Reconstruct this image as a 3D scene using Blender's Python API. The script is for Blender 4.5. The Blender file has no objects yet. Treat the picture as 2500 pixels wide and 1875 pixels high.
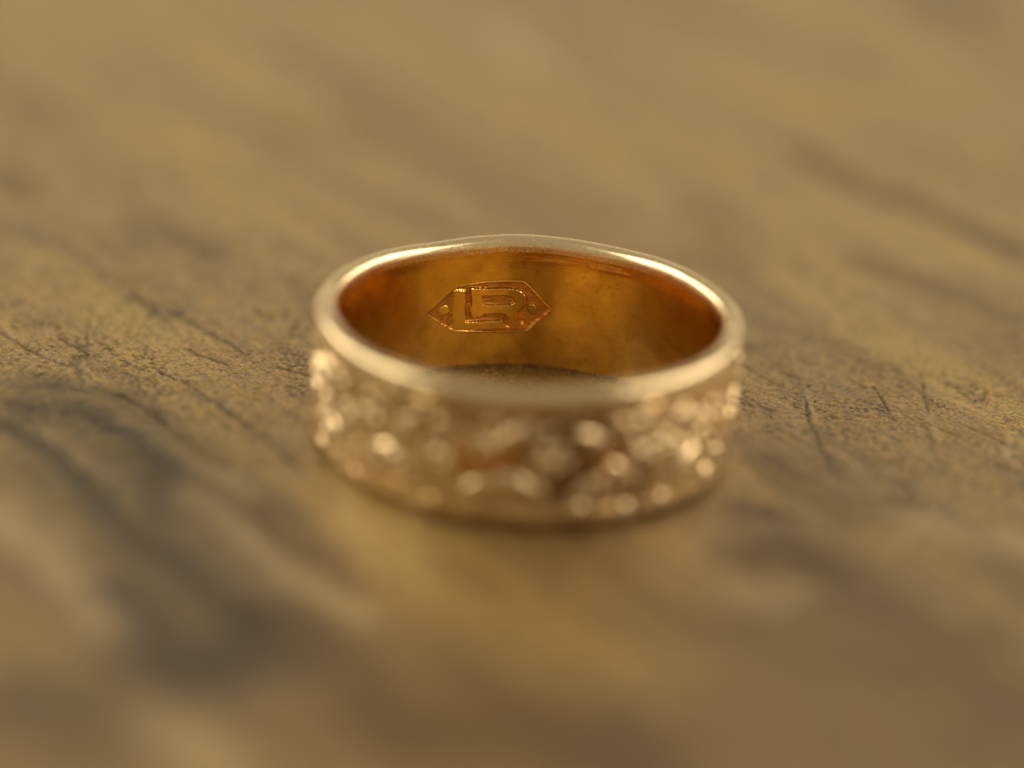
import bpy, math, random
import numpy as np
from mathutils import Vector, Matrix

sc = bpy.context.scene
col = sc.collection
R_ = math.radians
random.seed(7)
sc.unit_settings.scale_length = 0.01          # one unit is one centimetre

# ------------------------------------------------------------------ camera
cam_d = bpy.data.cameras.new('camera')
cam = bpy.data.objects.new('camera', cam_d)
col.objects.link(cam)
e, rho = R_(22.5), R_(3.5)
f = Vector((0, math.cos(e), -math.sin(e)))
r0 = Vector((1, 0, 0))
u0 = r0.cross(f)
rt = r0 * math.cos(rho) + u0 * math.sin(rho)
up = u0 * math.cos(rho) - r0 * math.sin(rho)
m = Matrix((rt, up, -f)).transposed().to_4x4()
m.translation = Vector((-0.07504, -20.45283, 8.76127))
cam.matrix_world = m
cam_d.sensor_width = 36
cam_d.lens = 165.42
cam_d.clip_start = 0.5
cam_d.clip_end = 600
cam_d.dof.use_dof = True
cam_d.dof.focus_distance = 22.895
cam_d.dof.aperture_fstop = 0.105
sc.camera = cam

# ------------------------------------------------------------------ light: a dim room, two soft window lamps, an added low fill lamp at the back
world = bpy.data.worlds.new('World')
sc.world = world
world.use_nodes = True
bg = world.node_tree.nodes['Background']
bg.inputs[0].default_value = (1.0, 0.83, 0.53, 1)
bg.inputs[1].default_value = 0.36

def area(name, loc, target, sx, sy, power, colour):
    d = bpy.data.lights.new(name, 'AREA')
    d.shape = 'RECTANGLE'
    d.size, d.size_y = sx, sy
    d.energy = power
    d.color = colour
    o = bpy.data.objects.new(name, d)
    col.objects.link(o)
    o.location = loc
    o.rotation_euler = (Vector(target) - Vector(loc)).to_track_quat('-Z', 'Y').to_euler()
    return o

area('window_lamp', (-30, 11, 23), (0, 9, 2), 58, 24, 19000, (1.0, 0.88, 0.64))
area('window_lamp', (29, 11, 23), (0, 9, 2), 54, 24, 17500, (1.0, 0.87, 0.64))

area('back_fill', (0, 62, 13), (0, 0, 0), 110, 10, 2600, (1.0, 0.84, 0.52))  # added and unseen: low strip that brightens the far wood through its gloss

vs = sc.view_settings
vs.view_transform = 'Standard'
vs.look = 'None'
vs.exposure = 0
vs.gamma = 1
vs.use_curve_mapping = False
cy = sc.cycles
cy.use_denoising = True
cy.denoiser = 'OPENIMAGEDENOISE'
cy.denoising_input_passes = 'RGB_ALBEDO_NORMAL'
cy.denoising_prefilter = 'ACCURATE'
cy.sample_clamp_indirect = 6
cy.max_bounces = 14
cy.glossy_bounces = 12
cy.diffuse_bounces = 4
cy.blur_glossy = 0.15
cy.use_adaptive_sampling = False

# ------------------------------------------------------------------ numpy noise
def hash2(ix, iy, seed):
    h = (ix.astype(np.int64) * 374761393 + iy.astype(np.int64) * 668265263 + seed * 974634777) & 0xFFFFFFFF
    h = ((h ^ (h >> 13)) * 1274126177) & 0xFFFFFFFF
    return ((h ^ (h >> 16)) & 0xFFFF) / 32767.5 - 1.0

def vnoise(x, y, seed=0, per=None):
    x0, y0 = np.floor(x), np.floor(y)
    fx, fy = x - x0, y - y0
    fx, fy = fx * fx * fx * (fx * (fx * 6 - 15) + 10), fy * fy * fy * (fy * (fy * 6 - 15) + 10)
    w = (lambda a: np.mod(a, per)) if per else (lambda a: a)
    a = hash2(w(x0), y0, seed); b = hash2(w(x0 + 1), y0, seed)
    c = hash2(w(x0), y0 + 1, seed); d = hash2(w(x0 + 1), y0 + 1, seed)
    return (a * (1 - fx) + b * fx) * (1 - fy) + (c * (1 - fx) + d * fx) * fy

def smooth(a, b, x):
    t = np.clip((x - a) / (b - a), 0, 1)
    return t * t * (3 - 2 * t)

# ------------------------------------------------------------------ mesh helpers
def link(name, me, mat, parent=None):
    o = bpy.data.objects.new(name, me)
    col.objects.link(o)
    if mat: me.materials.append(mat)
    if parent: o.parent = parent
    return o

def np_mesh(name, V, F, smooth_shade=True):
    """V (n,3), F (m,4) quads"""
    me = bpy.data.meshes.new(name)
    n, k = len(V), len(F)
    me.vertices.add(n)
    me.vertices.foreach_set('co', np.ascontiguousarray(V, np.float32).ravel())
    me.loops.add(k * 4)
    me.loops.foreach_set('vertex_index', np.ascontiguousarray(F, np.int32).ravel())
    me.polygons.add(k)
    me.polygons.foreach_set('loop_start', np.arange(0, k * 4, 4, dtype=np.int32))
    me.update(calc_edges=True)
    me.validate()
    if smooth_shade:
        me.polygons.foreach_set('use_smooth', np.ones(k, bool))
    return me

def set_uv(me, UV, F):
    uv = me.uv_layers.new(name='UVMap')
    uv.data.foreach_set('uv', np.ascontiguousarray(UV[F.ravel()], np.float32).ravel())

def set_attr(me, name, a):
    at = me.attributes.new(name, 'FLOAT', 'POINT')
    at.data.foreach_set('value', np.ascontiguousarray(a, np.float32))

def grid_faces(ni, nj, wrap=False, flip=False):
    ii = np.arange(ni if wrap else ni - 1)
    jj = np.arange(nj - 1)
    I, J = np.meshgrid(ii, jj, indexing='ij')
    I2 = (I + 1) % ni
    q = np.stack([I * nj + J, I2 * nj + J, I2 * nj + J + 1, I * nj + J + 1], -1).reshape(-1, 4)
    return q[:, ::-1] if flip else q

# ------------------------------------------------------------------ node helpers
class N:
    def __init__(s, name):
        s.m = bpy.data.materials.new(name)
        s.m.use_nodes = True
        s.t = s.m.node_tree
        s.b = s.t.nodes['Principled BSDF']
    def n(s, typ, **kw):
        k = s.t.nodes.new(typ)
        for a, v in kw.items(): setattr(k, a, v)
        return k
    def l(s, a, b): s.t.links.new(a, b)
    def val(s, sock, v):
        if hasattr(v, 'is_linked') or isinstance(v, bpy.types.NodeSocket): s.l(v, sock)
        else: sock.default_value = v
    def math(s, op, a, b=None, clamp=False):
        k = s.n('ShaderNodeMath', operation=op, use_clamp=clamp)
        s.val(k.inputs[0], a)
        if b is not None: s.val(k.inputs[1], b)
        return k.outputs[0]
    def mapr(s, v, a, b, c=0.0, d=1.0):
        k = s.n('ShaderNodeMapRange')
        s.val(k.inputs[0], v)
        for i, x in enumerate((a, b, c, d)): k.inputs[i + 1].default_value = x
        return k.outputs[0]
    def mix(s, fac, a, b, blend='MIX'):
        k = s.n('ShaderNodeMix', data_type='RGBA', blend_type=blend)
        s.val(k.inputs[0], fac)
        for sock, v in ((k.inputs[6], a), (k.inputs[7], b)):
            if isinstance(v, tuple): sock.default_value = v if len(v) == 4 else (*v, 1)
            else: s.l(v, sock)
        return k.outputs[2]
    def noise(s, vec, scale, detail=4, rough=0.55, dist=0.0):
        k = s.n('ShaderNodeTexNoise')
        k.inputs['Scale'].default_value = scale
        k.inputs['Detail'].default_value = detail
        k.inputs['Roughness'].default_value = rough
        k.inputs['Distortion'].default_value = dist
        s.l(vec, k.inputs['Vector'])
        return k.outputs[0]
    def mapping(s, vec, rot=(0, 0, 0), scale=(1, 1, 1), loc=(0, 0, 0)):
        k = s.n('ShaderNodeMapping')
        k.inputs['Rotation'].default_value = rot
        k.inputs['Scale'].default_value = scale
        k.inputs['Location'].default_value = loc
        s.l(vec, k.inputs[0])
        return k.outputs[0]
    def bump(s, h, strength, dist, normal=None):
        k = s.n('ShaderNodeBump')
        k.inputs['Strength'].default_value = strength
        k.inputs['Distance'].default_value = dist
        s.l(h, k.inputs['Height'])
        if normal: s.l(normal, k.inputs['Normal'])
        return k.outputs[0]
    def attr(s, name): return s.n('ShaderNodeAttribute', attribute_name=name).outputs['Fac']

# marks on the wood, in centimetres on the table: kind, width, softness, strength, polyline
MARKS = [
   ('dark', 0.0195, 0.6, 0.75, [(-2.002, 1.578), (-1.849, 1.432), (-1.719, 1.278), (-1.566, 1.105), (-1.377, 0.874)]),
   ('dark', 0.0108, 0.5, 0.7, [(-2.203, 1.418), (-2.185, 1.139), (-2.15, 0.688)]),
   ('dark', 0.0346, 0.8, 0.55, [(-2.2, 0.71), (-2.152, 0.54), (-2.129, 0.368)]),
   ('dark', 0.0736, 0.8, 0.45, [(-2.421, 0.292), (-2.238, 0.35), (-2.0, 0.301)]),
   ('dark', 0.0736, 0.9, 0.5, [(-2.429, 0.09), (-2.212, 0.113), (-1.973, 0.037)]),
   ('dark', 0.0736, 0.9, 0.6, [(-2.16, 0.047), (-1.976, -0.037), (-1.849, -0.212)]),
   ('crack', 0.0195, 0.7, 0.75, [(-1.783, 0.599), (-1.647, 0.456), (-1.548, 0.344), (-1.375, 0.114), (-1.2, -0.167), (-1.028, -0.468)]),
   ('crack', 0.0303, 0.8, 0.65, [(-1.931, 0.283), (-1.795, 0.133), (-1.64, -0.124), (-1.516, -0.298), (-1.349, -0.49)]),
   ('crack', 0.026, 0.8, 0.5, [(-2.606, 0.977), (-2.446, 0.79), (-2.22, 0.588)]),
   ('crack', 0.013, 0.8, 0.6, [(-1.651, 0.89), (-1.564, 0.801), (-1.467, 0.721)]),
   ('crack', 0.013, 0.8, 0.6, [(-1.22, 0.749), (-1.103, 0.679), (-0.985, 0.597)]),
   ('dark', 0.0736, 0.9, 0.85, [(-2.438, -0.193), (-2.316, -0.313), (-2.191, -0.457), (-2.062, -0.653), (-1.974, -0.878)]),
   ('dark', 0.1082, 1, 0.6, [(-1.974, -0.878), (-1.792, -1.211), (-1.605, -1.435), (-1.461, -1.66), (-1.297, -1.925)]),
   ('dark', 0.1082, 1, 0.85, [(-1.822, -0.264), (-1.685, -0.461), (-1.628, -0.613)]),
   ('dark', 0.1082, 1, 0.5, [(-1.628, -0.613), (-1.668, -0.987), (-1.623, -1.237)]),
   ('dark', 0.119, 1, 0.7, [(-1.461, -1.66), (-1.319, -1.904), (-1.183, -2.097), (-1.129, -2.275)]),
   ('dark', 0.1299, 1, 0.55, [(-1.724, -1.891), (-1.574, -2.199), (-1.427, -2.499)]),
   ('dark', 0.1948, 1, 0.6, [(-1.485, -2.507), (-1.355, -2.646), (-1.155, -2.461)]),
   ('dark', 0.184, 1, 0.4, [(-2.023, -2.936), (-1.829, -2.953), (-1.655, -3.144)]),
   ('crack', 0.0519, 1, 0.45, [(-1.223, -1.024), (-1.036, -1.301), (-0.857, -1.523), (-0.681, -1.74)]),
   ('crack', 0.0649, 1, 0.35, [(-1.193, -0.864), (-1.012, -1.044), (-0.822, -1.419)]),
   ('crack', 0.1732, 1, 0.35, [(-1.027, -2.028), (-0.806, -2.366), (-0.592, -2.695), (-0.433, -3.189)]),
   ('light', 0.1299, 1, 0.6, [(-2.343, -1.14), (-2.118, -1.461), (-1.829, -2.048), (-1.746, -2.27)]),
   ('light', 0.0758, 1, 0.55, [(-1.536, -0.811), (-1.249, -1.232), (-0.97, -1.685), (-0.666, -2.023)]),
   ('light', 0.1299, 1, 0.6, [(-1.524, -3.126), (-1.317, -3.309), (-1.111, -3.525)]),
   ('light', 0.0541, 1, 0.5, [(-1.89, -0.024), (-1.689, -0.298), (-1.453, -0.533), (-1.197, -0.812)]),
   ('light', 0.0519, 1, 0.4, [(-2.328, -0.204), (-2.109, -0.418), (-1.907, -0.709)]),
   ('dark', 0.0150, 0.7, 0.8, [(1.332, 1.01), (1.348, 0.805), (1.357, 0.602), (1.386, 0.291)]),
   ('dark', 0.0195, 0.9, 0.5, [(1.386, 0.291), (1.432, 0.047), (1.458, -0.142)]),
   ('light', 0.013, 0.8, 0.7, [(1.314, 1.372), (1.339, 1.071), (1.369, 0.749), (1.405, 0.494)]),
   ('dark', 0.026, 0.7, 0.5, [(1.336, 0.933), (1.374, 0.91)]),
   ('dark', 0.0130, 0.7, 0.7, [(1.944, 1.199), (1.945, 0.9), (1.947, 0.666)]),
   ('dark', 0.022, 0.9, 0.32, [(1.913, 0.573), (1.944, 0.265), (1.964, -0.064), (1.998, -0.383)]),
   ('dark', 0.0303, 0.9, 0.35, [(1.782, -0.201), (1.8, -0.466)]),
   ('light', 0.0216, 0.8, 0.6, [(1.932, 0.722), (1.963, 0.581), (1.989, 0.357)]),
   ('light', 0.0173, 0.8, 0.5, [(1.055, 0.382), (1.213, 0.452), (1.348, 0.468)]),
   ('crack', 0.0823, 1, 0.5, [(1.431, 4.392), (1.745, 3.881), (2.107, 3.542), (2.595, 2.956)]),
   ('crack', 0.1082, 1, 0.25, [(1.717, 2.703), (2.042, 2.422), (2.52, 1.979)]),
   ('crack', 0.1732, 1, 0.13, [(0.899, 3.474), (1.008, 2.582)]),
   ('dark', 0.1948, 1, 0.14, [(-1.264, 4.364), (-1.165, 3.996)]),
   ('dark', 0.1732, 1, 0.32, [(2.353, 7.277), (2.578, 7.229)]),
   ('dark', 0.1299, 1, 0.2, [(1.788, 6.091), (1.911, 5.773)]),
   ('crack', 0.0974, 1, 0.25, [(-2.078, 2.598), (-1.868, 2.428), (-1.661, 2.26)]),
   ('crack', 0.0866, 1, 0.3, [(-2.886, 3.237), (-2.698, 2.91)]),
   ('dark', 0.1299, 1, 0.15, [(-2.948, 4.366), (-2.728, 4.249)]),
   ('light', 0.1732, 1, 0.4, [(-0.276, 6.214), (-0.072, 5.648)]),
   ('crack', 0.1515, 1, 0.4, [(1.021, -1.148), (1.211, -1.07), (1.412, -1.29)]),
   ('dark', 0.1299, 1, 0.25, [(2.115, -1.038), (2.202, -1.274), (2.258, -1.413)]),
   ('crack', 0.1948, 1, 0.35, [(1.441, -1.578), (1.718, -1.777), (1.995, -1.879)]),
   ('dark', 0.1299, 1, 0.2, [(0.441, -2.901), (0.518, -3.103), (0.575, -3.3)]),
   ('dark', 0.1948, 1, 0.2, [(1.987, -2.862), (2.134, -3.012)]),
   ('light', 0.1299, 1, 0.35, [(0.991, -1.547), (1.175, -1.569)]),
   ('light', 0.1299, 1, 0.3, [(1.885, -0.663), (2.3, -0.859)]),
   ('crack', 0.0866, 1, 0.3, [(1.112, -0.03), (1.275, -0.385), (1.541, -0.714)]),
   ('crack', 0.0649, 1, 0.3, [(1.012, -0.584), (1.222, -0.71)]),
   ('dark', 0.2381, 1, 0.42, [(-2.364, 0.1), (-2.099, 0.085), (-1.897, -0.165), (-1.712, -0.519)]),
   ('dark', 0.2814, 1, 0.38, [(-2.128, -0.636), (-1.797, -1.161), (-1.457, -1.708), (-1.219, -2.149)]),
   ('dark', 0.2597, 1, 0.35, [(-1.775, -0.529), (-1.621, -1.032)]),
   ('dark', 0.1299, 0.9, 0.35, [(-2.391, 0.326), (-2.192, 0.329), (-1.98, 0.218)]),
   ('brown', 0.5195, 1, 0.95, [(0.269, -1.158), (0.785, -1.673), (1.381, -2.058), (2.257, -2.39)]),  # brown marks: broad streaks, mostly turning the front wood browner and darker
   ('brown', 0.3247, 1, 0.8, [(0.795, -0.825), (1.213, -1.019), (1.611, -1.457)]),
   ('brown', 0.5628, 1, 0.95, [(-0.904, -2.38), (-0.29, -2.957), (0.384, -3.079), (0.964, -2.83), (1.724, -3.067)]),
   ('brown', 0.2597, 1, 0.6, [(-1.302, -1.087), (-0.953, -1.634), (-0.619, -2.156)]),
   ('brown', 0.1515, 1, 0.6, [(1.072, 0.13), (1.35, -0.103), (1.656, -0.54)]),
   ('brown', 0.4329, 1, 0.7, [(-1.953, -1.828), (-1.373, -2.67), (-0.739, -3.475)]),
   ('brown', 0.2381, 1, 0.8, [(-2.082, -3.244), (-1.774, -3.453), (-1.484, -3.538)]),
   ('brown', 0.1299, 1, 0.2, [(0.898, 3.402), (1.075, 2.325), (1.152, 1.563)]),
   ('crack', 0.3247, 1, 0.2, [(0.783, -1.816), (1.281, -2.073), (1.772, -2.232), (2.181, -2.4)]),  # this and the next only tint the front wood brown, without a cut
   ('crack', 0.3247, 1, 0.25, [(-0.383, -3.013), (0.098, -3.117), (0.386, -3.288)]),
]
CARTOUCHE = [(-0.5255, 0.3159), (-0.4566, 0.3678), (-0.3959, 0.4167), (-0.3734, 0.4319), (-0.343, 0.4388), (-0.3014, 0.4416), (-0.2453, 0.444), (-0.1717, 0.4453), (-0.0989, 0.4451), (-0.0408, 0.4421), (-0.0105, 0.4178), (0.0281, 0.3777), (0.0628, 0.3418), (0.0955, 0.312), (0.0665, 0.2798), (0.0289, 0.2395), (-0.0087, 0.1989), (-0.121, 0.1932), (-0.2315, 0.1961), (-0.3108, 0.2028), (-0.3807, 0.2144), (-0.4174, 0.2387), (-0.4675, 0.2743)]
LETTER_L = [(-0.3883, 0.4198), (-0.3574, 0.4219), (-0.3245, 0.4141), (-0.321, 0.3732), (-0.3205, 0.3227), (-0.3153, 0.2503), (-0.2717, 0.2467), (-0.2158, 0.2463), (-0.1495, 0.2454), (-0.1262, 0.2533), (-0.1236, 0.2385), (-0.1118, 0.223), (-0.091, 0.2109), (-0.0997, 0.2029), (-0.158, 0.2001), (-0.2318, 0.2016), (-0.311, 0.2067), (-0.3808, 0.2171), (-0.386, 0.2741), (-0.3876, 0.3519)]
LETTER_R = [(-0.3024, 0.4261), (-0.2588, 0.4191), (-0.2067, 0.4141), (-0.1517, 0.415), (-0.097, 0.4122), (-0.0603, 0.4036), (-0.0379, 0.391), (-0.0222, 0.3705), (-0.0168, 0.3513), (-0.02, 0.3317), (-0.0333, 0.3115), (-0.061, 0.29), (-0.0525, 0.2677), (-0.0381, 0.2371), (-0.0186, 0.214), (-0.0492, 0.2101), (-0.0856, 0.2119), (-0.0979, 0.235), (-0.1087, 0.266), (-0.1219, 0.2744), (-0.1478, 0.2805), (-0.192, 0.2824), (-0.2251, 0.2805), (-0.2282, 0.269), (-0.2841, 0.2677), (-0.2952, 0.2976), (-0.2972, 0.3133), (-0.2888, 0.3516), (-0.2943, 0.383)]
SLOT = [(-0.236, 0.3762), (-0.1861, 0.3741), (-0.1312, 0.3747), (-0.0945, 0.3675), (-0.0792, 0.3544), (-0.0783, 0.3388), (-0.0923, 0.3287), (-0.1651, 0.3268), (-0.2279, 0.3312)]
DOT1 = [(-0.4014, 0.3193), (-0.4031, 0.3105), (-0.4088, 0.3036), (-0.4178, 0.2996), (-0.4287, 0.2991), (-0.4399, 0.3023), (-0.4496, 0.3086), (-0.4564, 0.317), (-0.4591, 0.3263), (-0.4574, 0.3349), (-0.4515, 0.3417), (-0.4424, 0.3456), (-0.4314, 0.346), (-0.4203, 0.3429), (-0.4107, 0.3367), (-0.4041, 0.3285)]
DOT2 = [(0.0338, 0.3112), (0.0326, 0.3013), (0.0283, 0.2926), (0.0213, 0.2865), (0.0129, 0.2839), (0.0042, 0.2853), (-0.0034, 0.2904), (-0.0087, 0.2984), (-0.011, 0.3081), (-0.0099, 0.318), (-0.0055, 0.3266), (0.0015, 0.3326), (0.0099, 0.3351), (0.0186, 0.3338), (0.0262, 0.3288), (0.0315, 0.3209)]
BEADS = [(-68,.487,1),(-57.1,.463,0),(-61.3,.249,0),(-66,.28,0),(-46.2,.383,1),(-42,.37,0),(-32.3,.358,1),(-21.6,.450,1),(-8,.49,0),
         (-41.1,.195,1),(-25.1,.30,0),(-50,.15,0),(25.8,.49,1),(33.1,.53,0),(30,.40,0),(32,.327,1),(44.4,.327,1),(54,.43,0),
         (3.8,.19,0),(15.2,.085,1),(28.3,.065,1),(40,.080,0),(58,.12,1)]

# ------------------------------------------------------------------ materials
def wood_material():
    w = N('worn_wood')
    P = w.n('ShaderNodeTexCoord').outputs['Object']
    ang = R_(57)
    # x along the grain after the first mapping
    G = w.mapping(P, rot=(0, 0, ang))
    warp = w.noise(w.mapping(G, scale=(.35, .8, 1)), 1.0, 3)
    broad = w.noise(w.mapping(G, scale=(.22, 1.5, 1), loc=(3, 1, 0)), 1.0, 4, .55, .6)
    streak = w.noise(w.mapping(G, scale=(.7, 9, 1)), 1.0, 5, .6, .3)
    fibre = w.noise(w.mapping(G, scale=(5, 48, 1)), 1.0, 4, .65)
    grit = w.noise(P, 62, 5, .75)
    grit2 = w.noise(w.mapping(P, scale=(1, 1, 1), loc=(9, 4, 2)), 26, 4, .65)
    mott = w.noise(w.mapping(P, loc=(1.7, 5.2, 0)), 1.1, 3, .6)
    c = w.mix(w.mapr(broad, .34, .62), (.190, .098, .022), (.370, .236, .066))
    c = w.mix(w.mapr(mott, .35, .70, 0, .40), c, (.278, .176, .052))
    c = w.mix(w.mapr(streak, .32, .53, .48, 0), c, (.095, .052, .022))
    clump = w.mapr(w.noise(w.mapping(G, scale=(2.2, 6, 1), loc=(4, 0, 0)), 1.0, 3, .6), .36, .64, .25, 1.0)
    c = w.mix(w.mapr(fibre, .30, .50, .75, 0), c, (.085, .052, .026))
    c = w.mix(w.math('MULTIPLY', w.mapr(grit, .40, .50, .95, 0), clump), c, (.026, .016, .010))
    c = w.mix(w.mapr(grit2, .36, .50, .6, 0), c, (.085, .058, .034))
    c = w.mix(w.mapr(grit, .54, .66, 0, .6), c, (.56, .40, .18))
    c = w.mix(w.math('MULTIPLY', w.attr('pore'), .82, True), c, (.036, .020, .010))
    c = w.mix(w.math('MULTIPLY', w.attr('brown_streak'), w.mapr(streak, .3, .6, 1.0, .6), True), c, (.100, .052, .020))
    ragged = w.mapr(w.math('ADD', w.math('MULTIPLY', fibre, .5), w.math('MULTIPLY', grit2, .5)), .35, .62, .7, 1.15)
    c = w.mix(w.math('MULTIPLY', w.attr('pale_wear'), .75, True), c, (.40, .29, .155))
    c = w.mix(w.math('MULTIPLY', w.attr('groove'), w.math('MULTIPLY', ragged, 1.25), True), c, (.045, .026, .015))
    c = w.mix(w.math('MULTIPLY', w.attr('ink_stain'), w.math('MULTIPLY', ragged, .92), True), c, (.034, .031, .029))
    w.l(c, w.b.inputs['Base Color'])
    rough = w.mapr(w.math('ADD', w.math('MULTIPLY', grit, .4), w.math('MULTIPLY', broad, .6)), .35, .65, .30, .46)
    w.l(rough, w.b.inputs['Roughness'])
    w.b.inputs['Specular IOR Level'].default_value = .12
    worn = w.math('ADD', w.attr('groove'), w.math('MULTIPLY', w.attr('ink_stain'), .8))
    w.l(w.math('MULTIPLY', w.math('SUBTRACT', 1.0, worn, True), .68), w.b.inputs['Coat Weight'])
    w.b.inputs['Coat IOR'].default_value = 1.55
    w.b.inputs['Coat Roughness'].default_value = .20
    h = w.math('ADD', w.math('MULTIPLY', grit, 1.0), w.math('MULTIPLY', fibre, .7))
    h = w.math('ADD', h, w.math('MULTIPLY', grit2, 1.1))
    nb = w.bump(h, .9, .011)
    w.l(nb, w.b.inputs['Normal'])
    w.l(w.bump(h, .35, .006), w.b.inputs['Coat Normal'])
    return w.m

def gold_material(name, base, dark, rough, tarnish, scratch, bump_s, patina=False):
    w = N(name)
    UV = w.n('ShaderNodeTexCoord').outputs['UV']
    P = w.n('ShaderNodeTexCoord').outputs['Object']
    t = w.noise(P, 5.5, 4, .62, .4)
    t2 = w.noise(P, 42, 3, .6)
    line = w.noise(w.mapping(UV, rot=(0, 0, .05), scale=(5, 130, 1)), 1.0, 3, .6)
    line2 = w.noise(w.mapping(UV, rot=(0, 0, -.5), scale=(6, 170, 1)), 1.0, 2, .5)
    k = w.math('MULTIPLY', w.mapr(t, .40, .66), tarnish)
    c = w.mix(k, base, dark)
    c = w.mix(w.mapr(t2, .25, .40, tarnish * .8, 0), c, tuple(x * .5 for x in dark))
    if patina:
        c = w.mix(w.math('MULTIPLY', w.attr('patina'), .9, True), c, (.30, .17, .085))
        c = w.mix(w.math('MULTIPLY', w.attr('copper_patch'), .9, True), c, (.62, .26, .06))
    w.l(c, w.b.inputs['Base Color'])
    w.b.inputs['Metallic'].default_value = 1
    rr = w.math('ADD', w.mapr(t, .3, .7, rough * .8, rough * 1.25), w.mapr(t2, .3, .7, -.03, .05))
    w.l(rr, w.b.inputs['Roughness'])
    h = w.math('ADD', w.math('MULTIPLY', w.mapr(line, .35, .65), scratch), w.math('MULTIPLY', w.mapr(line2, .62, .68), scratch * .6))
    h = w.math('ADD', h, w.math('MULTIPLY', t2, .5))
    w.l(w.bump(h, bump_s, .002), w.b.inputs['Normal'])
    return w.m

M_wood = wood_material()
M_rim = gold_material('pale_polished_gold', (.90, .73, .49), (.70, .53, .33), .24, .35, .8, .25)
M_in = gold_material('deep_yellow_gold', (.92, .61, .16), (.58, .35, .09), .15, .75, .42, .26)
M_band = gold_material('engraved_gold', (.86, .61, .31), (.50, .30, .14), .24, .7, .5, .5, True)
M_orn = gold_material('bright_cut_gold', (.92, .73, .48), (.70, .50, .28), .29, .5, .4, .4)
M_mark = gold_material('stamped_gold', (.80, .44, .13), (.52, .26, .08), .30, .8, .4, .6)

# ------------------------------------------------------------------ table top
def axis(lo, hi, fine, coarse):
    """grid lines: list of (start, end, step)"""
    out = [lo]
    for a, b, s in fine:
        if a > out[-1] + 1e-6:
            out += list(np.linspace(out[-1], a, max(2, int((a - out[-1]) / coarse) + 1))[1:])
        out += list(np.linspace(a, b, int(round((b - a) / s)) + 1)[1:])
    out += list(np.linspace(out[-1], hi, max(2, int((hi - out[-1]) / coarse) + 1))[1:])
    return np.array(out)

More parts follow.
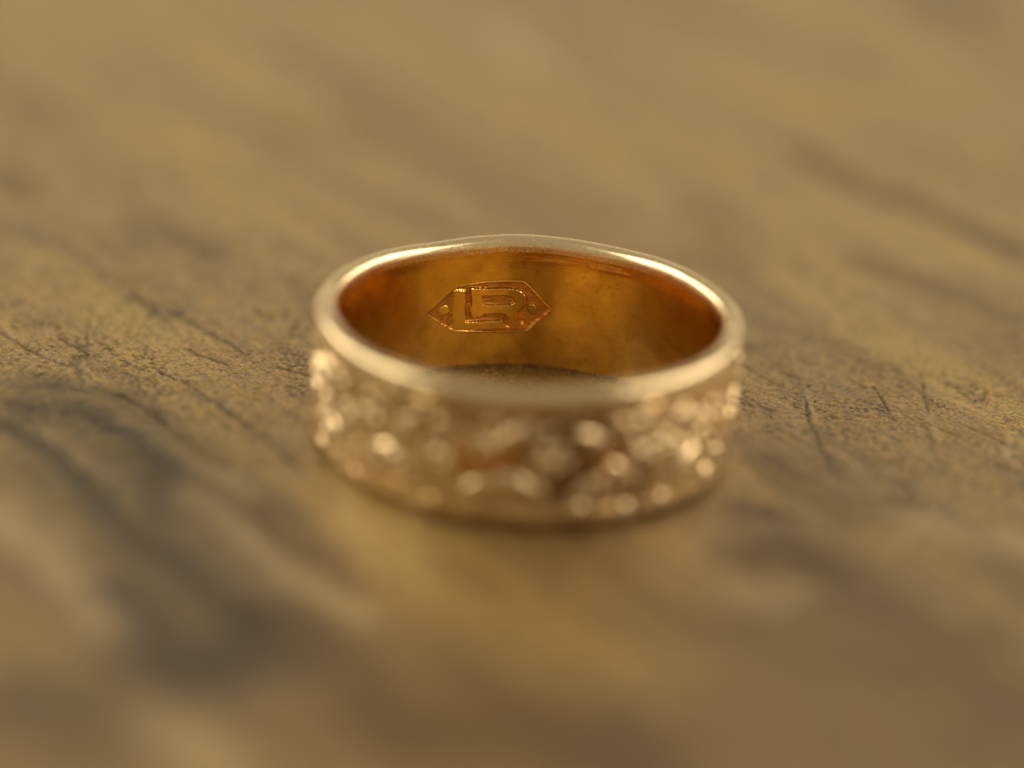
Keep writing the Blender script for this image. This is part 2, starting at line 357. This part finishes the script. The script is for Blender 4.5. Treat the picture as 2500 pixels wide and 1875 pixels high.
def build_table():
    xs = axis(-55, 55, [(-3.6, 3.2, .0095)], 4)
    ys = axis(-45, 60, [(-4.0, -.2, .03), (-.2, .3, .012), (.3, 1.25, .0075), (1.25, 1.9, .012), (1.9, 8.0, .04)], 4)
    X, Y = np.meshgrid(xs, ys, indexing='ij')
    A = {'dark': np.zeros_like(X), 'crack': np.zeros_like(X), 'light': np.zeros_like(X), 'brown': np.zeros_like(X)}
    dep = np.zeros_like(X)
    jit = vnoise(X * 9, Y * 9, 3) * .5 + vnoise(X * 25, Y * 25, 4) * .35
    rng = random.Random(4)
    scratches = []
    for _ in range(190):                              # short scratches and open pores along the grain
        x0, y0 = rng.uniform(-3, 3), rng.uniform(-.6, 2.2)
        if x0 * x0 + y0 * y0 < 1.15: continue
        a = R_(-57 + rng.gauss(0, 9)) if rng.random() < .8 else R_(rng.uniform(-100, -75))
        ln = rng.uniform(.04, .34)
        scratches.append((rng.choice(['crack', 'crack', 'dark', 'light']), rng.uniform(.008, .018), .7, rng.uniform(.25, .75),
                          [(x0, y0), (x0 + ln * math.cos(a) * .5 + rng.gauss(0, .006), y0 + ln * math.sin(a) * .5), (x0 + ln * math.cos(a), y0 + ln * math.sin(a))]))
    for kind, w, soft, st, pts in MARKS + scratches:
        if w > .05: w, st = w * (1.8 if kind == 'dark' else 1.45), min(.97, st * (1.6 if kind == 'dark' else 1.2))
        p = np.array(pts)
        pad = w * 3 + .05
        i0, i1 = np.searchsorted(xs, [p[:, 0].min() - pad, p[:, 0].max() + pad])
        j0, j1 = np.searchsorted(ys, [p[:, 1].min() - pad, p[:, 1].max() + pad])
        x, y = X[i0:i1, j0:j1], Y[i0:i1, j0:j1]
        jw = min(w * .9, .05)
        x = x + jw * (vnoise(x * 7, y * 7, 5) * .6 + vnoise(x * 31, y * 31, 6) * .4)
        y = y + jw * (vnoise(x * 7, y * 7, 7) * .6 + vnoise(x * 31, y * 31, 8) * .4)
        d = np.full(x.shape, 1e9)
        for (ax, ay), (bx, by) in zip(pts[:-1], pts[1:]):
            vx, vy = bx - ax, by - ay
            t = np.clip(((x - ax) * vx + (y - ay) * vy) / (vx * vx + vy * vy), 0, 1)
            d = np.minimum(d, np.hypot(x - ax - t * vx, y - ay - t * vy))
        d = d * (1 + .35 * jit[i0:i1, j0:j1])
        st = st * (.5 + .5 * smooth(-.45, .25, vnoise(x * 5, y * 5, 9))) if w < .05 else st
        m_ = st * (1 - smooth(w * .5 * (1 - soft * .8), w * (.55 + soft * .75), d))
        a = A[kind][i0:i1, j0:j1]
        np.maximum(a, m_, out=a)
        if kind in ('dark', 'crack') and w < .05:
            dd = dep[i0:i1, j0:j1]
            np.maximum(dd, m_ * min(w, .03) * .7, out=dd)
    Z = -dep + .006 * vnoise(X * 1.3, Y * 1.3, 11) + .0035 * vnoise(X * 6, Y * 6, 12)
    # open pores and torn fibres: small pits, in clumps that follow the grain
    ca, sa = math.cos(R_(57)), math.sin(R_(57))
    gx, gy = X * ca - Y * sa, X * sa + Y * ca
    clump = smooth(-.35, .55, vnoise(gx * 2.3, gy * 6.0, 81) * .6 + vnoise(gx * 7, gy * 13, 82) * .4)
    pn = vnoise(gx * 34, gy * 60, 83) * .55 + vnoise(gx * 62, gy * 92, 84) * .45 + vnoise(X * 95, Y * 95, 87) * .25
    pit = smooth(.10, .42, pn) * (.25 + .75 * clump)
    fine = ((Y > -.9) & (Y < 2.6) & (np.abs(X) < 3.3))
    pit = np.where(fine, pit, 0)
    Z += np.where(fine, -.0036 * pit + .0022 * vnoise(X * 34, Y * 34, 85) + .0014 * vnoise(X * 62, Y * 62, 86), 0)
    core = np.exp(-((X / 1.15) ** 2 + (Y / 1.15) ** 2) ** 4)
    Z = Z * (1 - .8 * core) - .006 * (1 - core)
    top = np.stack([X, Y, Z], -1).reshape(-1, 3)
    ni, nj = X.shape
    F = grid_faces(ni, nj)
    # sides and underside: board 3 cm thick
    ring_i = [i * nj for i in range(ni)] + [(ni - 1) * nj + j for j in range(1, nj)] + \
             [i * nj + nj - 1 for i in range(ni - 2, -1, -1)] + [j for j in range(nj - 2, 0, -1)]
    base = len(top)
    low = top[ring_i].copy(); low[:, 2] = -3.0
    k = len(ring_i)
    S = np.array([[ring_i[q], base + q, base + (q + 1) % k, ring_i[(q + 1) % k]] for q in range(k)])
    V = np.vstack([top, low])
    F = np.vstack([F, S])
    me = np_mesh('table_top', V, F)
    z = np.zeros(k)
    set_attr(me, 'ink_stain', np.concatenate([A['dark'].ravel(), z]))
    set_attr(me, 'groove', np.concatenate([A['crack'].ravel(), z]))
    set_attr(me, 'brown_streak', np.concatenate([A['brown'].ravel(), z]))
    set_attr(me, 'pore', np.concatenate([pit.ravel(), z]))
    set_attr(me, 'pale_wear', np.concatenate([A['light'].ravel(), z]))
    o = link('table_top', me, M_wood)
    o['kind'] = 'structure'
    o['label'] = 'worn brown wooden table top with dark stains and cracks under the ring'
    return o
build_table()

# ------------------------------------------------------------------ the ring
H = .668
ring = bpy.data.objects.new('gold_ring', None)
col.objects.link(ring)
ring['label'] = 'wide yellow gold ring with engraved band and stamped maker mark inside, standing on worn wood'
ring['category'] = 'ring'
ring.location = (-.010, 0, 0)
ring.empty_display_size = .2

def wob(psi, z):
    """small hand-made unevenness of the whole ring: (radial, vertical)"""
    s = z / H
    dr = .006 * np.sin(2 * psi + .6) + .003 * np.sin(5 * psi + 1.1) + .002 * np.sin(9 * psi + 2.0)
    dz = s * (.005 * np.sin(3 * psi + .4) + .003 * np.sin(7 * psi + 1.9))
    return dr, dz

def cyl(psi, r, z):
    dr, dz = wob(psi, z)
    return np.stack([(r + dr) * np.sin(psi), (r + dr) * np.cos(psi), z + dz], -1)

def lathe(name, profile, mat, nseg=720, rfun=None, parent=ring):
    """profile: list of (r, z); closed strip around the ring; facing follows the profile direction"""
    pr = np.array(profile)
    psi = np.linspace(0, 2 * np.pi, nseg, endpoint=False)
    PS, K = np.meshgrid(psi, np.arange(len(pr)), indexing='ij')
    r, z = pr[K, 0], pr[K, 1]
    if rfun is not None:
        dr, dz = rfun(PS, r, z)
        r, z = r + dr, z + dz
    V = cyl(PS, r, z).reshape(-1, 3)
    F = grid_faces(nseg, len(pr), wrap=True)
    me = np_mesh(name, V, F)
    s = np.concatenate([[0], np.cumsum(np.hypot(*np.diff(pr, axis=0).T))])
    UV = np.stack([PS * .95, s[K]], -1).reshape(-1, 2)
    # UV seam cell repeats once; harmless on the side away from view
    set_uv(me, UV, F)
    return link(name, me, mat, parent)

def rounded(points, n=7):
    """polyline with Chaikin-rounded corners, ends kept"""
    p = [np.array(q, float) for q in points]
    for _ in range(3):
        q = [p[0]]
        for a, b in zip(p[:-1], p[1:]):
            q += [a * .75 + b * .25, a * .25 + b * .75]
        q.append(p[-1])
        p = q
    return [tuple(a) for a in p]

RIN, RLIP, RBAND = .910, 1.004, .998
ZT, ZB = .603, .022            # where the sleeve meets the two rims

def rim_dents(PS, r, z):
    n = vnoise(PS * 24 / (2 * np.pi), z * 6, 21, per=24) * .5 + vnoise(PS * 60 / (2 * np.pi), z * 10, 22, per=60) * .3
    w = smooth(RIN - .001, RIN + .03, r)
    return .006 * n * w, .004 * n * w
# upper rim: from the sleeve, over the chamfer, across the top and down the outer lip
top_prof = [(RIN, ZT)] + rounded([(RIN, ZT), (RIN + .002, .638), (RIN + .018, H), (.984, H + .001), (RLIP + .004, .653), (RLIP + .004, .593), (RBAND - .003, .574)])[1:] 
top_prof = [p for i, p in enumerate(top_prof) if i == 0 or math.dist(p, top_prof[i - 1]) > 1e-5]
rim = lathe('rim', top_prof[::-1], M_rim, 900, rim_dents)
def edge_wave(PS, z):
    t = PS / (2 * np.pi)
    return (vnoise(t * 11 + .3, z * 0, 91, per=11) * .014 + vnoise(t * 26, z * 0, 92, per=26) * .010) * (1 - smooth(.02, .24, z))
def low_dents(PS, r, z):
    n = vnoise(PS * 22 / (2 * np.pi) + 3, z * 3, 31, per=22) * .6 + vnoise(PS * 50 / (2 * np.pi) + 3, z * 9, 32, per=50) * .4
    w = smooth(RIN + .03, RIN + .08, r)
    return .022 * n * w + edge_wave(PS, z) * w, .010 * n * w * smooth(.02, .06, z) - .001
low_prof = [(RBAND - .003, .100)] + rounded([(RBAND - .003, .100), (RBAND + .004, .085), (RBAND + .004, .035), (.970, .004), (.92, .0), (RIN + .006, .004), (RIN, ZB)])[1:]
low_prof = [p for i, p in enumerate(low_prof) if i == 0 or math.dist(p, low_prof[i - 1]) > 1e-5]
lathe('lower_edge', low_prof[::-1], M_band, 900, low_dents)

# inner sleeve and the stamped mark ----------------------------------
U0, U1, V0, V1 = -.62, .18, .15, .52

def sleeve_r(u, v):
    """inner radius as a function of arc length u and height v: slightly uneven, polished by hand"""
    a = u / RIN
    c, s = np.cos(a), np.sin(a)
    e = smooth(ZB, ZB + .06, v) * (1 - smooth(ZT - .06, ZT, v))
    bumps = vnoise(c * 2.6 + 7 + v * .8, s * 2.6 + 3 + v * 1.1, 41) * .0075 + vnoise(c * 6 + 2 + v * 3, s * 6 + 9 - v * 2.5, 42) * .0022
    return RIN + e * bumps

def sdf_poly(px, py, poly):
    p = np.array(poly)
    q = np.roll(p, -1, 0)
    d = np.full(px.shape, 1e9)
    ins = np.zeros(px.shape, bool)
    for (ax, ay), (bx, by) in zip(p, q):
        vx, vy = bx - ax, by - ay
        t = np.clip(((px - ax) * vx + (py - ay) * vy) / (vx * vx + vy * vy + 1e-12), 0, 1)
        d = np.minimum(d, np.hypot(px - ax - t * vx, py - ay - t * vy))
        c = (ay > py) != (by > py)
        ins ^= c & (px < (bx - ax) * (py - ay) / ((by - ay) + 1e-12) + ax)
    return np.where(ins, -d, d)

# coarse sleeve with a rectangular opening where the stamped patch sits
nps = 900
def sleeve():
    psi = np.linspace(-np.pi, np.pi, nps + 1)
    a0, a1 = U0 / RIN, U1 / RIN
    i0, i1 = np.argmin(abs(psi - a0)), np.argmin(abs(psi - a1))
    psi[i0], psi[i1] = a0, a1
    vv = np.unique(np.concatenate([np.linspace(ZB, V0, 9), np.linspace(V0, V1, 24), np.linspace(V1, ZT, 8)]))
    PS, VV = np.meshgrid(psi[:-1], vv, indexing='ij')
    r = sleeve_r(PS * RIN, VV)
    V = cyl(PS, r, VV).reshape(-1, 3)
    F = grid_faces(nps, len(vv), wrap=True, flip=False)
    I = np.arange(len(F)) // (len(vv) - 1); J = np.arange(len(F)) % (len(vv) - 1)
    vm = (vv[J] + vv[J + 1]) / 2
    hole = (I >= i0) & (I < i1) & (vm > V0) & (vm < V1)
    F = F[~hole]
    me = np_mesh('inner_sleeve', V, F)
    set_uv(me, np.stack([PS * RIN, VV], -1).reshape(-1, 2), F)
    return link('inner_sleeve', me, M_in, ring)
sleeve_o = sleeve()

def stamped_patch():
    nu, nv = 720, 340
    u = np.linspace(U0, U1, nu); v = np.linspace(V0, V1, nv)
    U, Vv = np.meshgrid(u, v, indexing='ij')
    n1 = vnoise(U * 120, Vv * 120, 51) * .0016 + vnoise(U * 45, Vv * 45, 52) * .0018
    px, py = U + n1, Vv + vnoise(U * 110, Vv * 110, 53) * .0015
    cart = sdf_poly(px, py, CARTOUCHE)
    L = sdf_poly(px, py, LETTER_L); Rr = sdf_poly(px, py, LETTER_R); sl = sdf_poly(px, py, SLOT)
    Rr = np.maximum(Rr, -sl)
    d1 = sdf_poly(px, py, DOT1); d2 = sdf_poly(px, py, DOT2)
    let = np.minimum(np.minimum(L, Rr), np.minimum(d1, d2))
    wall = .0052
    floor_ = smooth(wall, -wall, cart) * smooth(-wall, wall, let)
    # struck unevenly: the left tip barely bit into the metal
    fade = .13 + .87 * smooth(-.47, -.22, U)
    fade *= 1 - .45 * smooth(.26, .21, Vv) * smooth(-.12, -.38, U)
    depth = .0150 * fade * floor_
    burr = .0022 * np.exp(-((cart - .004) / .005) ** 2) * fade
    depth += floor_ * (.0008 * vnoise(U * 70, Vv * 70, 54) + .0005 * vnoise(U * 160, Vv * 160, 55))
    r = sleeve_r(U, Vv) + depth - burr
    P = cyl(U / RIN, r, Vv)
    # normals of the whole patch, so that split pieces shade as one
    du = np.gradient(P, axis=0); dv = np.gradient(P, axis=1)
    nrm = np.cross(du, dv); nrm /= np.linalg.norm(nrm, axis=-1, keepdims=True)
    c = P.copy(); c[..., 2] = 0
    if (nrm * -c).sum() < 0: nrm = -nrm
    F = grid_faces(nu, nv)
    fc = lambda a: (a[:-1, :-1] + a[1:, 1:] + a[1:, :-1] + a[:-1, 1:]).ravel() / 4
    cid = np.zeros(len(F), int)
    cid[fc(cart) < wall] = 1
    for k, s in ((2, L), (3, Rr), (4, d1), (5, d2)):
        cid[(fc(s) < .002) & (fc(cart) < wall)] = k
    UVa = np.stack([U, Vv], -1).reshape(-1, 2)
    Pf, Nf = P.reshape(-1, 3), nrm.reshape(-1, 3)
    def piece(name, k, mat, parent):
        f_ = F[cid == k]
        idx, inv = np.unique(f_, return_inverse=True)
        f2 = inv.reshape(-1, 4)
        me = np_mesh(name, Pf[idx], f2)
        set_uv(me, UVa[idx], f2)
        me.normals_split_custom_set_from_vertices([tuple(q) for q in Nf[idx].tolist()])
        return link(name, me, mat, parent)
    piece('sleeve_patch', 0, M_in, sleeve_o)
    mark = piece('hallmark', 1, M_mark, ring)
    mark['label'] = 'recessed pointed maker mark stamped inside the band'
    a = piece('letter', 2, M_in, mark); a['label'] = 'raised letter L'
    b = piece('letter', 3, M_in, mark); b['label'] = 'raised letter R'
    piece('dot', 4, M_in, mark); piece('dot', 5, M_in, mark)
stamped_patch()

# outer band ----------------------------------------------------------
def band_r(psi, z):
    t = psi / (2 * np.pi)
    n = vnoise(t * 40, z * 7, 61, per=40) * .007 + vnoise(t * 110, z * 18, 62, per=110) * .0065 + vnoise(t * 240, z * 40, 63, per=240) * .0028
    return n
zz = np.linspace(.088, .584, 80)
def band_fun(PS, r, z):
    w = smooth(.088, .11, z) * (1 - smooth(.55, .584, z))
    return band_r(PS, z) * w - .006 * (1 - w) + edge_wave(PS, z), 0 * z
band = lathe('band', [(RBAND, float(z)) for z in zz[::-1]][::-1], M_band, 1800, band_fun)
def spots(lst):
    n = len(band.data.vertices)
    co = np.empty(n * 3, np.float32); band.data.vertices.foreach_get('co', co); co = co.reshape(-1, 3)
    a = np.degrees(np.arctan2(co[:, 0], -co[:, 1])); z = co[:, 2]
    nz = vnoise(a * .14 + 300, z * 9, 71) * .5
    v = np.zeros(n)
    for ca, cz, ra, rz, st in lst:
        d = np.hypot((a - ca) / ra, (z - cz) / rz) * (1 + .5 * nz)
        v = np.maximum(v, st * (1 - smooth(.45, 1.25, d)))
    return v
set_attr(band.data, 'patina', spots([(12, .34, 18, .26, 1.0), (21, .50, 14, .09, .8), (30, .20, 10, .12, .7), (-3, .52, 16, .06, .5), (-66, .36, 5, .1, .7),
                                     (-35, .50, 20, .04, .45), (140, .3, 20, .2, .7), (-130, .35, 25, .2, .7)]))
set_attr(band.data, 'copper_patch', spots([(-9, .335, 9, .10, 1), (24, .30, 6, .11, .8), (-68, .33, 4, .07, .6), (170, .3, 12, .1, .6)]))

def frame(psi, z, rot=0, tilt=0, turn=0, lift=0):
    """local x along the band, y up, z outward"""
    n = Vector((math.sin(psi), math.cos(psi), 0))
    upv = Vector((0, 0, 1))
    t = upv.cross(n)
    B = Matrix((t, upv, n)).transposed()
    B = B @ Matrix.Rotation(turn, 3, 'Y') @ Matrix.Rotation(-tilt, 3, 'X') @ Matrix.Rotation(rot, 3, 'Z')
    M = B.to_4x4()
    M.translation = n * (RBAND + lift) + upv * z
    return M

def dome_mesh(name, outline, height, rings=5, crease=0.0):
    """low domed plate over a closed outline; crease adds a ridge along x"""
    o = np.array(outline); k = len(o)
    V, F = [], []
    for j in range(rings):
        s = 1 - j / rings
        hgt = height * math.sqrt(max(0, 1 - s * s)) if j else -.012
        for x, y in o * (s if j else 1.0):
            V.append((x, y, hgt + crease * max(0, 1 - abs(y) * 30) * (1 - s)))
    V.append((0, 0, height + crease))
    for j in range(rings - 1):
        for i in range(k):
            F.append((j * k + i, j * k + (i + 1) % k, (j + 1) * k + (i + 1) % k, (j + 1) * k + i))
    for i in range(k):
        F.append(((rings - 1) * k + i, (rings - 1) * k + (i + 1) % k, rings * k))
    me = bpy.data.meshes.new(name)
    me.from_pydata(V, [], F)
    me.polygons.foreach_set('use_smooth', np.ones(len(F), bool))
    uv = me.uv_layers.new(name='UVMap')
    for lp in me.loops:
        uv.data[lp.index].uv = V[lp.vertex_index][:2]
    me.materials.append(M_orn)
    return me

circ = [(math.cos(t), math.sin(t)) for t in np.linspace(0, 2 * math.pi, 16, endpoint=False)]
bead_me = dome_mesh('bead', [(x * .036, y * .036) for x, y in circ], .011, 5)
big_bead_me = dome_mesh('bead', [(x * .050, y * .046) for x, y in circ], .014, 6)
leaf_out = [(.105 * math.cos(t), .040 * math.sin(t) * abs(math.sin(t)) ** .35) for t in np.linspace(0, 2 * math.pi, 20, endpoint=False)]
leaf_me = dome_mesh('leaf', leaf_out, .013, 5, .004)
petal_me = dome_mesh('petal', [(.046 * math.cos(t), .030 * math.sin(t)) for t in np.linspace(0, 2 * math.pi, 16, endpoint=False)], .010, 5)
facet_me = dome_mesh('facet', [(.040, 0), (.020, .022), (-.004, .026), (-.034, .010), (-.036, -.008), (-.006, -.024), (.022, -.018)], .006, 2)

def put(name, me, M):
    o = bpy.data.objects.new(name, me)
    col.objects.link(o)
    o.parent = band
    o.matrix_local = M
    return o

taken = []
def bead(front_deg, z, big=False, tilt=0, turn=0):
    psi = math.pi - R_(front_deg)
    put('bead', big_bead_me if big else bead_me, frame(psi, z, 0, tilt, turn, .004))
    taken.append((front_deg, z))

for a, z, big in BEADS: bead(a, z, big)
# flowers and leaves of the engraved vine, twelve repeats round the band
for k in range(12):
    c = -180 + 30 * k + 8
    zc = .33 + .03 * math.sin(k * 2.1)
    psi = math.pi - R_(c)
    for q in range(0 if c in (68, 98) else 5):
        a = q * 2 * math.pi / 5 + k * .37
        put('petal', petal_me, frame(psi - math.cos(a) * .062 / RBAND * -1, zc + math.sin(a) * .062, a, random.uniform(-.12, .12), random.uniform(-.12, .12), .002))
    if c not in (-82, 68, 98): bead(c, zc)
    for s, dz, rot in () if c in (68, 98) else ((-1, .12, .5), (-1, -.10, -.5), (1, .10, -.55), (1, -.12, .55)):
        p2 = math.pi - R_(c + s * 10.5)
        put('leaf', leaf_me, frame(p2, zc + dz, rot + random.uniform(-.2, .2), random.uniform(-.15, .15), random.uniform(-.15, .15), .001))
    for q in range(20):
        fa, fz = c + random.uniform(-15, 15), random.uniform(.08, .56)
        M = frame(math.pi - R_(fa), fz, random.uniform(-1.6, 1.6), random.uniform(-.15, .55), random.uniform(-.45, .45), -.003)
        put('facet', facet_me, M @ Matrix.Scale(random.uniform(.5, 1.1), 4))
    if c in (-52, -22):
        for q in range(14):
            M = frame(math.pi - R_(c + random.uniform(-17, 15)), random.uniform(.06, .34), random.uniform(-1.6, 1.6), random.uniform(.1, .55), random.uniform(-.4, .3), -.002)
            put('facet', facet_me, M @ Matrix.Scale(random.uniform(.5, 1.1), 4))
    if abs(c) > 75:
        for dz in (.16, -.15, .0):
            bead(c + 15 + random.uniform(-2, 2), .33 + dz)
